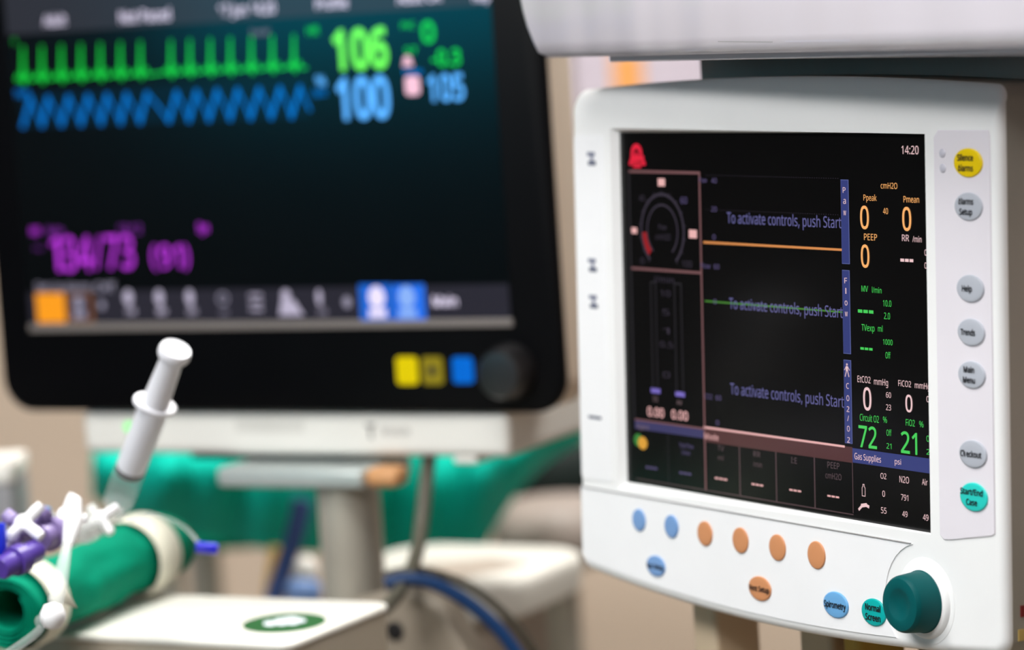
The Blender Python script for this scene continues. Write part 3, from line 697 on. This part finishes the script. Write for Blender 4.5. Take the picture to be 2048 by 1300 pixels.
def strip_part(x0, x1, rgb, name):
    a_, b_ = CLM.uv(x0, 1270, .02)[0], CLM.uv(x1, 1270, .02)[0]
    boxF(CLM, a_, b_, 0.0, 1.118, -.018, .02, mat(name + '_paint', rgb, .5, var=.05), .004, name, colm)
strip_part(1385, 1430, (222, 200, 170), 'support_post'); strip_part(1596, 1660, (204, 180, 150), 'support_post'); strip_part(1682, 1716, (200, 160, 70), 'gas_pipe')
# pale wall cabinet far behind with an orange label
cb0, cb1 = at(1142, 140, 4.3), at(1460, 140, 4.3)
cab = thing('wall_cabinet', 'pale lavender wall cabinet with blurred orange label, seen between both screens', 'cabinet', Matrix.Translation((cb0.x, 4.6, cb0.z - .5)))
b = MB(); b.box((cb0.x, 4.3, cb0.z - .12), (cb1.x + .2, 4.6, cb0.z + .6), M_lav); b.build('cabinet_body', cab, world=True, bevel=.004)
e0, e1 = at(1226, 165, 4.28), at(1284, 118, 4.28)
b = MB(); b.box((e0.x, 4.297, e0.z - .03), (e1.x, 4.3, e1.z + .01), mat('orange_label', (240, 166, 92), .5)); b.build('orange_label', cab, world=True)

# ------------------------------------------------------------------ white device box with the green oval, and what lies on it
HZ = EYE.z - 0.425
c_fl, c_fr, c_br, c_bl = at_z(130, 1268, HZ), at_z(580, 1288, HZ), at_z(752, 1203, HZ), at_z(330, 1182, HZ)
ex = (c_fr - c_fl).normalized(); ey = Vector((-ex.y, ex.x, 0)); BW = (c_fr - c_fl).length; BD = (c_br - c_fr).length
BM = Matrix(((ex.x, ey.x, 0, c_fl.x), (ex.y, ey.y, 0, c_fl.y), (0, 0, 1, HZ), (0, 0, 0, 1)))
dev = thing('pump_box', 'white flat-topped device box with a green oval emblem, under the green roll', 'medical device', BM)
M_box = mat('warm_white_plastic', (226, 224, 216), 0.4, var=0.02)
M_boxside = mat('grey_side_plastic', (176, 166, 150), 0.5, var=0.04)
b = MB(); b.loops([[Vector((x, y, z)) for x, y in rrect(-.11 + i, 0 + i, BW - i, BD - i, .012, 8)] for i, z in ((.0, -.004), (0, -.002), (.0005, -.0007), (.002, 0))], M_box); b.build('lid', dev, smooth=50)
b = MB(); b.prism(rrect(-.109, .001, BW - .001, BD - .001, .012), -.16, -.004, M_boxside); b.build('casing', dev, smooth=40)
ou, ov = BM.inverted() @ at_z(568, 1246, HZ), BM.inverted() @ at_z(650, 1237, HZ)
em = Layer.__new__(Layer); em.F = None; em.h = .0; em.mb = MB(); em.mb.flat = True
M_em = mat('emblem_green', (0, 84, 26), 0.5, var=.03); M_emw = mat('emblem_white', (225, 232, 240), .5)
E0 = BM.inverted() @ at_z(485, 1254, HZ); E1 = BM.inverted() @ at_z(652, 1238, HZ); Ec = (E0 + E1) / 2
er = (E1 - E0).length / 2; ea = math.atan2((E1 - E0).y, (E1 - E0).x)
er2 = abs((BM.inverted() @ at_z(568, 1226, HZ) - BM.inverted() @ at_z(568, 1266, HZ)).length) / 2
def ell(cu, cv, ru, rv, m, h, n=36, ang=0):
    em.mb.add([(cu + ru * math.cos(2 * math.pi * k / n) * math.cos(ang) - rv * math.sin(2 * math.pi * k / n) * math.sin(ang), cv + ru * math.cos(2 * math.pi * k / n) * math.sin(ang) + rv * math.sin(2 * math.pi * k / n) * math.cos(ang), h) for k in range(n)], [tuple(range(n))], m)
ell(Ec.x, Ec.y, er, er2 * .95, M_em, .0003, ang=ea)
for i_, (dx, dy, a_, c_) in enumerate(((-.30, -.14, .15, .26), (-.10, .02, .17, .36), (.13, .12, .19, .38), (-.02, .26, .2, .22), (.34, .16, .12, .2))):
    ell(Ec.x + dx * er, Ec.y + dy * er2, er * a_, er2 * c_, M_emw, .0005 + .00012 * i_, ang=ea)
em.mb.build('emblem', dev, smooth=0)
# trolley below
tro = thing('trolley', 'grey medical trolley with a dark round hole, carrying the white device box', 'trolley', Matrix.Translation((c_fl.x, c_fl.y, 0)))
M_tro = mat('grey_beige_trolley', (150, 140, 126), 0.5, var=0.05)
b = MB(); b.box((-.13, -.02, 0.0), (BW + .02, BD + .10, HZ - .16), M_tro, Matrix.Translation((0, 0, 0)) @ Matrix(((ex.x, ey.x, 0, c_fl.x), (ex.y, ey.y, 0, c_fl.y), (0, 0, 1, 0), (0, 0, 0, 1)))); b.build('trolley_body', tro, world=True, bevel=.006)

# green roll
RR_ = 0.0292
A = at_z(8, 1224, HZ + RR_); Bp = at_z(342, 1084, HZ + RR_)
ax = (Bp - A); RL = ax.length; RM = axisM(A, ax, (0, 0, 1))
roll = thing('rolled_drape', 'rolled green surgical cloth bound with two white bands on the white box', 'rolled cloth', RM)
M_green = mat('green_surgical_cloth', (0, 130, 100), 0.75, var=0.08, scale=60, bump=0.2, spec=0.08)
b = MB(); turns, nth, nl = 4.6, 180, 40
for j in range(nl + 1): pass
vs = []
from mathutils import noise as mnoise
for j in range(nl + 1):
    t = j / nl
    for i in range(nth + 1):
        s_ = i / nth; th = s_ * turns * 2 * math.pi + .9
        r = .0140 + (RR_ - .0152) * s_ + .0006
        z = RL * t
        wr = ((mnoise.noise(Vector((math.cos(th) * 1.6, math.sin(th) * 1.6, z * 22))) - .5) * .0044 + mnoise.noise(Vector((math.cos(th) * 4 + z * 40, math.sin(th) * 4, z * 60))) * .0012) * (s_ ** 2)
        e = 0
        if t > .9: e = -((t - .9) / .1) ** 2 * .005 * s_
        r2 = r + wr + e - .0010
        vs.append(Vector((r2 * math.cos(th), r2 * math.sin(th), z + (1 - s_) * .004 * (1 if t < .5 else -1))))
fs = [(j * (nth + 1) + i, j * (nth + 1) + i + 1, (j + 1) * (nth + 1) + i + 1, (j + 1) * (nth + 1) + i) for j in range(nl) for i in range(nth)]
b.add(vs, fs, M_green); b.build('cloth', roll, smooth=60, solid=.0012)
M_band = mat('cream_band', (226, 224, 206), 0.6, var=.03)
def band(z0, z1, r):
    b = MB(); n = 48
    b.loops([[Vector((q * math.cos(2 * math.pi * k / n), q * math.sin(2 * math.pi * k / n), z)) for k in range(n)] for q, z in ((r - .0005, z0), (r + .0006, z0 + .0008), (r + .0008, (z0 + z1) / 2), (r + .0006, z1 - .0008), (r - .0005, z1))], M_band, True, False, False)
    return b.build('band', roll, smooth=60)
band(RL * .05, RL * .05 + .026, RR_ + .0006); band(RL * .70, RL * .70 + .034, RR_ + .0004)
fp = [at(84, 1150, 2.0), at(118, 1150, 2.01), at(154, 1216, 2.0), at(128, 1206, 1.995), at(100, 1190, 1.99)]
b = MB(); b.add(fp, [tuple(range(5))], M_band); b.build('band_end', roll, world=True, solid=.0008)

# syringe
M_syr = mat('white_translucent_plastic', (226, 226, 232), 0.35, var=.01, sss=.2)
M_clear = mat('clear_plastic', (246, 248, 248), 0.12, var=.01, alpha=.14)
M_cl2 = mat('milky_plastic', (240, 244, 242), 0.2, var=.01, alpha=.28)
M_rub = mat('black_syringe_rubber', (28, 28, 30), .5)
tip = at(231, 1018, 2.15); top = at(351, 700, 2.075)
sd = (top - tip); SL = sd.length; SM = axisM(tip, sd, _r)
syr = thing('syringe', 'large white plastic syringe standing upright from the fittings on the green roll', 'syringe', SM)
fr = .68                                                     # finger flange position along the axis
fz = SL * .655
b = MB(); b.lathe([(.0020, -.006), (.0022, .002), (.0060, .003), (.0098, .005), (.0106, .008), (.0108, fz), (.0112, fz + .001)], M_clear, None, 40); b.build('barrel', syr, smooth=40)
b = MB(); fl = [(.0150 * math.cos(a) , .0112 * math.sin(a)) for a in (2 * math.pi * k / 40 for k in range(40))]
b.prism(fl, fz - .0005, fz + .003, M_syr); b.build('finger_flange', syr, bevel=.001)
b = MB(); b.lathe([(.0098, .037), (.0101, .039), (.0100, .042), (.0100, fz), (.0092, fz + .003), (.0076, SL - .006), (.0080, SL - .004)], M_syr, None, 32); pl = b.build('plunger', syr, smooth=40)
b = MB(); b.lathe([(.0102, SL - .006), (.0110, SL - .004), (.0110, SL - .001), (.0102, SL + .001), (.008, SL + .0005), (.0005, SL)], M_syr, None, 40); b.build('thumb_rest', pl, smooth=40)
b = MB(); b.lathe([(.002, .0315), (.0096, .033), (.0103, .0345), (.0103, .0372), (.0098, .038)], M_rub, None, 32); o = b.build('seal', syr); o['label'] = 'black rubber seal'

# stopcocks and fittings
M_wfit = mat('white_fitting', (244, 244, 246), .35, var=.01)
M_pfit = mat('purple_fitting', (82, 58, 150), .35, var=.04)
M_lfit = mat('lilac_fitting', (160, 140, 200), .3, trans=.3, var=.03)
M_bfit = mat('deep_blue_fitting', (30, 50, 205), .35, var=.03)
M_sky = mat('light_blue_fitting', (120, 170, 215), .3, trans=.3, var=.03)
def cyl(b, p, q, r, m, n=18):
    p, q = Vector(p), Vector(q); b.tube([p, p + (q - p) * .06, p + (q - p) * .94, q], [r * .85, r, r, r * .85], m, n)
def stopcock(name, label, px, py, d, ang, mh, mb_, size=1.0, cat='stopcock', group=None):
    O = at(px, py, d); M = axisM(O, -_fw * .8 + Vector((0, 0, .5)), _r * math.cos(ang) - _d * math.sin(ang))
    t = thing(name, label, cat, M, group)
    b = MB(); k = size
    b.lathe([(.0045 * k, -.010 * k), (.0055 * k, -.008 * k), (.0055 * k, .004 * k), (.0045 * k, .005 * k)], mb_, None, 24)
    for dx, dy in ((1, 0), (-1, 0), (0, 1)):
        cyl(b, (0, 0, -.003 * k), (dx * .016 * k, dy * .016 * k, -.003 * k), .0032 * k, mb_)
        cyl(b, (dx * .010 * k, dy * .010 * k, -.003 * k), (dx * .017 * k, dy * .017 * k, -.003 * k), .0043 * k, mb_)
    b.build('body', t, smooth=40)
    b = MB(); b.lathe([(.0050 * k, .005 * k), (.0050 * k, .009 * k), (.004 * k, .010 * k)], mh, None, 20)
    for dx, dy, ln in ((1, 0, .014), (-1, 0, .014), (0, -1, .014)):
        b.tube([(0, 0, .0075 * k), (dx * ln * .7 * k, dy * ln * .7 * k, .0078 * k), (dx * ln * k, dy * ln * k, .0078 * k)], [.0030 * k, .0034 * k, .0030 * k], mh, 12)
    b.build('handle', t, smooth=40)
    return t
stopcock('stopcock', 'white three-way stopcock at the base of the syringe', 204, 1046, 2.135, .7, M_wfit, M_cl2, 1.0)
stopcock('stopcock', 'clear and white stopcock with a drip line hanging from it', 135, 1040, 2.10, 1.35, M_wfit, M_cl2, 1.05)
stopcock('stopcock', 'white stopcock with purple body on the roll, beside the deep blue plug', 52, 1058, 2.06, .95, M_wfit, M_lfit, 1.15)
def fitting(name, label, cat, pts, r, m, ring=True):
    P_ = [at(*p) for p in pts]; t = thing(name, label, cat, Matrix.Translation(P_[0]))
    b = MB(); cyl(b, P_[0], P_[1], r, m); b.build('connector_body', t, world=True)
    if ring:
        b = MB(); q = P_[0] + (P_[1] - P_[0]) * .35; q2 = P_[0] + (P_[1] - P_[0]) * .6; cyl(b, q, q2, r * 1.3, m); b.build('grip_ring', t, world=True)
    return t
fitting('line_connector', 'purple luer connector low on the left of the green roll', 'connector', ((0, 1138, 2.02), (76, 1100, 2.05)), .0076, M_pfit)
fitting('line_connector', 'lilac translucent connector between the white stopcocks', 'connector', ((82, 1078, 2.06), (118, 1058, 2.09)), .0085, M_lfit)
fitting('line_connector', 'clear connector joining the two white stopcocks by the syringe', 'connector', ((150, 1070, 2.10), (200, 1048, 2.13)), .0072, M_cl2)
fitting('luer_plug', 'deep blue plug at the left picture edge above the purple connector', 'plug', ((-2, 1110, 2.04), (-4, 1046, 2.04)), .0050, M_bfit, False)
fitting('luer_plug', 'light blue plug standing behind the white stopcocks', 'plug', ((82, 1044, 2.10), (86, 1012, 2.10)), .0058, M_sky, False)
# drip line with a drip stick and round end
dl = thing('drip_line', 'clear drip line with a ball-shaped end hanging over the green roll', 'tube', Matrix.Translation(at(148, 1030, 2.04)))
b = MB(); b.tube([at(148, 1030, 2.05), at(134, 1090, 2.01), at(120, 1165, 1.985), at(111, 1205, 1.98)], [.0030, .0034, .0052, .0050], M_cl2, 20); b.build('drip_chamber', dl, world=True)
b = MB(); b.tube([at(150, 1000, 2.06), at(147, 1040, 2.045), at(136, 1090, 2.03)], [.0042, .0065, .0036], M_wfit, 20); b.build('upper_connector', dl, world=True)
b = MB(); cM = axisM(at(106, 1232, 1.975), _d, _r)
b.lathe([(.001, -.0085), (.0055, -.0070), (.0080, -.002), (.0080, .002), (.0055, .0070), (.001, .0085)], M_wfit, cM, 24); b.build('end_ball', dl, world=True, smooth=60)
b = MB(); b.tube(smooth_path([at(106, 1226, 1.975), at(78, 1240, 1.97), at(82, 1254, 1.97), at(60, 1276, 1.965), at(10, 1310, 1.96)]), .0027, M_clear, 14); b.build('line', dl, world=True)
# thin loop with blue cap at the far end of the roll
cl = thing('thin_tube', 'thin clear tube arching over the roll end to a small blue cap', 'tube', Matrix.Translation(at(270, 1034, 2.15)))
b = MB(); b.tube(smooth_path([at(262, 1040, 2.15), at(300, 1030, 2.16), at(340, 1040, 2.17), at(375, 1060, 2.18), at(398, 1088, 2.18)]), .0014, M_cl2, 10); b.build('line', cl, world=True)
b = MB(); cyl(b, at(392, 1094, 2.18), at(436, 1098, 2.18), .0040, mat('royal_blue_cap', (22, 24, 190), .4)); o = b.build('end_cap', cl, world=True); o['label'] = 'royal blue cap'

# ------------------------------------------------------------------ cart with white top behind the trolley, cables
CZ = at(950, 1110, 2.72).z
CT = Matrix.Translation((0, 0, CZ))
q0 = at_z(700, 1090, CZ); q1 = at_z(1075, 1088, CZ); q2 = at_z(1085, 1150, CZ)
exx = Q.x; eyy = Vector((-exx.y, exx.x, 0))
CM = Matrix(((exx.x, eyy.x, 0, q0.x), (exx.y, eyy.y, 0, q0.y), (0, 0, 1, CZ), (0, 0, 0, 1)))
cart = thing('cart', 'white-topped equipment cart with rounded corner, behind the white device box', 'cart', CM)
pr = CM.inverted() @ at_z(1120, 1125, CZ); pb = CM.inverted() @ at_z(1000, 1088, CZ); pf = CM.inverted() @ at_z(960, 1150, CZ)
M_cartside = mat('grey_cart_side', (176, 164, 152), .5, var=.04)
cl_ = (CM.inverted() @ at_z(772, 1100, CZ)).x; xr = pr.x; y1_ = pb.y; y0_ = pf.y - .04
b = MB(); b.loops([[Vector((x, y, z)) for x, y in rrect(cl_ + i, y0_ + i, xr - i, y1_ - i, .04, 10)] for i, z in ((.010, -.035), (.002, -.030), (.0, -.010), (.001, -.003), (.005, 0))], M_box); b.build('worktop', cart, smooth=50)
b = MB(); b.prism(rrect(cl_ + .02, y0_ + .02, xr - .03, y1_ - .02, .03), -CZ, -.035, M_cartside); b.build('cart_body', cart, smooth=40)
rp_ = [CM.inverted() @ at_z(x, y, CZ) for x, y in ((812, 1130), (905, 1160), (1062, 1128), (985, 1116))]
b = MB(); b.prism([(p_.x, p_.y) for p_ in rp_], -.002, .0006, M_cartside); b.build('inset_tray', cart)
M_cab_b = mat('blue_cable', (0, 50, 98), .45, var=.04); M_cab_d = mat('dark_cable', (62, 58, 48), .5, var=.05); M_cab_g = mat('grey_cable', (92, 90, 78), .5, var=.05)
def cable(label, pts, r, m, name='cable'):
    b = MB(); b.tube(smooth_path([at(*p) for p in pts]), r, m, 14); o = b.build(name, None, smooth=60); tag(o, label, 'cable'); return o
cable('blue cable arching down to the right in front of the cart', ((770, 1168, 2.36), (815, 1158, 2.36), (870, 1168, 2.36), (940, 1208, 2.36), (1000, 1262, 2.36), (1050, 1330, 2.36)), .0052, M_cab_b)
cable('dark cable arching just above the blue cable', ((770, 1150, 2.40), (830, 1140, 2.40), (890, 1152, 2.40), (960, 1186, 2.40), (1030, 1250, 2.40), (1085, 1330, 2.40)), .0034, M_cab_d)
cable('grey cable hanging straight down from the module rack', ((860, 900, 2.44), (853, 960, 2.44), (844, 1040, 2.43), (835, 1100, 2.41), (818, 1150, 2.38), (790, 1195, 2.34), (752, 1232, 2.30)), .0055, M_cab_g)
# low grey housing with a dark hole, in front of the cart
hz = thing('wall_pump', 'low grey-beige housing with a dark round socket, behind the white device box', 'medical device', Matrix.Translation(at(760, 1290, 2.40)))
g0, g1 = at(560, 1200, 2.45), at(1010, 1200, 2.45)
GF = Frame(at(790, 1262, 2.40), 0.4788, 0.0)
b = MB(); gt = GF.v_at(1172, 0); gr = GF.u_at(935, 0); gl = GF.u_at(560, 0)
b.prism([(gl, gt - .03), (gl, -.3), (gr + .04, -.3), (gr + .015, -.05), (gr - .02, gt - .012), (gr - .05, gt)], -.03, 0.0, M_tro, GF.M); b.build('casing', hz, world=True, bevel=.006)
b = MB(); b.lathe([(.0075, -.0005), (.0075, .001), (.0066, .0012), (.0005, .0012)], M_rub, GF.M, 24); o = b.build('socket', hz, world=True); o['label'] = 'dark round socket'

# ------------------------------------------------------------------ green drape and the things behind
DR = 3.05
def edge(tab, x):
    for (x0, y0), (x1, y1) in zip(tab, tab[1:]):
        if x0 <= x <= x1: return y0 + (y1 - y0) * (x - x0) / (x1 - x0)
    return tab[0][1] if x < tab[0][0] else tab[-1][1]
UP = [(188, 900), (230, 890), (900, 885), (985, 908), (1060, 878), (1130, 815), (1180, 770), (1320, 690)]
LO = [(188, 990), (240, 1022), (330, 1052), (430, 1072), (520, 1092), (600, 1100), (960, 1100), (992, 1040), (1035, 975), (1085, 925), (1160, 878), (1320, 790)]
b = MB(); nx, ny = 90, 22; vs = []
for i in range(nx + 1):
    x = 188 + (1320 - 188) * i / nx; yu, yl = edge(UP, x), edge(LO, x)
    for j in range(ny + 1):
        t = j / ny; y = yu + (yl - yu) * t
        f = .025 * math.sin(x * .021 + t * 1.5) + .014 * math.sin(x * .06 + 2 * t) + .05 * math.sin(t * math.pi * 1.0 + .3) * (1 if x < 640 else .4)
        vs.append(at(x, y, DR - f + .05 * t * t))
fs = [(i * (ny + 1) + j, i * (ny + 1) + j + 1, (i + 1) * (ny + 1) + j + 1, (i + 1) * (ny + 1) + j) for i in range(nx) for j in range(ny)]
M_drape = mat('bright_green_drape', (0, 194, 172), 0.75, var=.06, scale=20, bump=.2, spec=.2)
b.add(vs, fs, M_drape); o = b.build('surgical_drape', None, smooth=60, solid=.006); tag(o, 'bright green surgical drape hanging in folds behind the monitor stand', 'drape')
tb = thing('patient_table', 'low table hidden under the bright green drape', 'table', Matrix.Translation((at(600, 1000, 3.25).x, at(600, 1000, 3.25).y, 0)))
tzz = at(600, 900, 3.25).z
tl, trr = at(230, 900, 3.3), at(860, 900, 3.3)
b = MB(); b.box((tl.x, tl.y - .05, tzz - .10), (trr.x, tl.y + .5, tzz - .04), M_green); b.build('tabletop', tb, world=True, bevel=.01)
for x in (tl.x + .04, trr.x - .04):
    for y in (tl.y, tl.y + .42):
        b = MB(); b.tube([(x, y, 0), (x, y, tzz - .10)], .02, M_alu); b.build('leg', tb, world=True)
# near-black blob standing in for the drape's shaded underside, and grey stool
bd = at(1100, 950, 3.12)
def blob(name, label, cat, c, rx, ry, rz, m, pw=2.6, seed=1):
    b = MB(); n, k = 32, 18; ls = []
    for j in range(k + 1):
        f = -math.pi / 2 + math.pi * j / k
        l_ = []
        for i in range(n):
            a = 2 * math.pi * i / n
            sg = lambda t: math.copysign(abs(t) ** (2 / pw), t)
            p = Vector((rx * sg(math.cos(f)) * sg(math.cos(a)), ry * sg(math.cos(f)) * sg(math.sin(a)), rz * sg(math.sin(f))))
            p *= 1 + .05 * mnoise.noise(p * 12 + Vector((seed, 0, 0))); l_.append(c + p)
        ls.append(l_)
    b.loops(ls, m); o = b.build(name, None, smooth=80); tag(o, label, cat); return o
blob('drape_shade_blob', 'near-black green shape acting as the shade under the right end of the green drape', 'shade shape', at(1112, 944, 3.36), .050, .045, .036, mat('drape_shade_green', (2, 20, 16), .8, var=.1))  # drape's dark underside, its shade put into a separate near-black shape
sc_ = at(1112, 1062, 3.22)
st = thing('stool', 'grey-brown padded stool right of the green drape', 'stool', Matrix.Translation((sc_.x, sc_.y, 0)))
M_stool = mat('grey_brown_vinyl', (158, 146, 138), .5, var=.05)
b = MB(); b.lathe([(.04, sc_.z - .035), (.055, sc_.z - .03), (.064, sc_.z - .01), (.062, sc_.z + .016), (.045, sc_.z + .032), (.002, sc_.z + .036)], M_stool); b.build('seat', st, smooth=60)
b = MB(); b.lathe([(.02, 0), (.02, sc_.z - .035)], M_alu); b.build('post', st)
b = MB(); b.lathe([(.14, 0), (.14, .015), (.03, .03)], M_alu); b.build('base', st)
# grey case at the left edge
g = at(20, 965, 2.62); g2 = at(34, 965, 2.62); gz = at(20, 940, 2.62).z
cs = thing('equipment_case', 'grey equipment case with white lid at the far left edge', 'case', Matrix.Translation((g2.x, g2.y, 0)))
b = MB(); b.box((g2.x - .22, g2.y, 0.0), (g2.x - .004, g2.y + .09, gz - .012), mat('case_grey', (152, 152, 156), .5)); b.build('case_body', cs, world=True, bevel=.004)
b = MB(); b.box((g2.x - .222, g2.y - .002, gz - .012), (g2.x - .003, g2.y + .092, gz + .004), M_off); b.build('lid', cs, world=True, bevel=.004)
# small things behind the stand
cable('dark blue hose slanting down left of the monitor post', ((604, 1000, 2.85), (592, 1060, 2.85), (570, 1130, 2.85), (548, 1200, 2.85), (530, 1290, 2.85)), .009, mat('navy_hose', (52, 76, 128), .5), 'hose')
cable('yellow tube beside the dark blue hose', ((556, 1095, 3.0), (548, 1140, 3.0), (542, 1190, 3.0), (538, 1290, 3.0)), .007, mat('yellow_tube', (205, 165, 70), .5), 'tube')
blob('white_bottle_cap', 'white round cap with blue below, left of the monitor post', 'cap', at(612, 1143, 2.8), .011, .011, .014, M_off, 2.0, 3)
blob('blue_bottle', 'small blue bottle under the white round cap', 'bottle', at(608, 1185, 2.8), .016, .016, .016, mat('pale_blue', (110, 140, 190), .4), 2.2, 4)
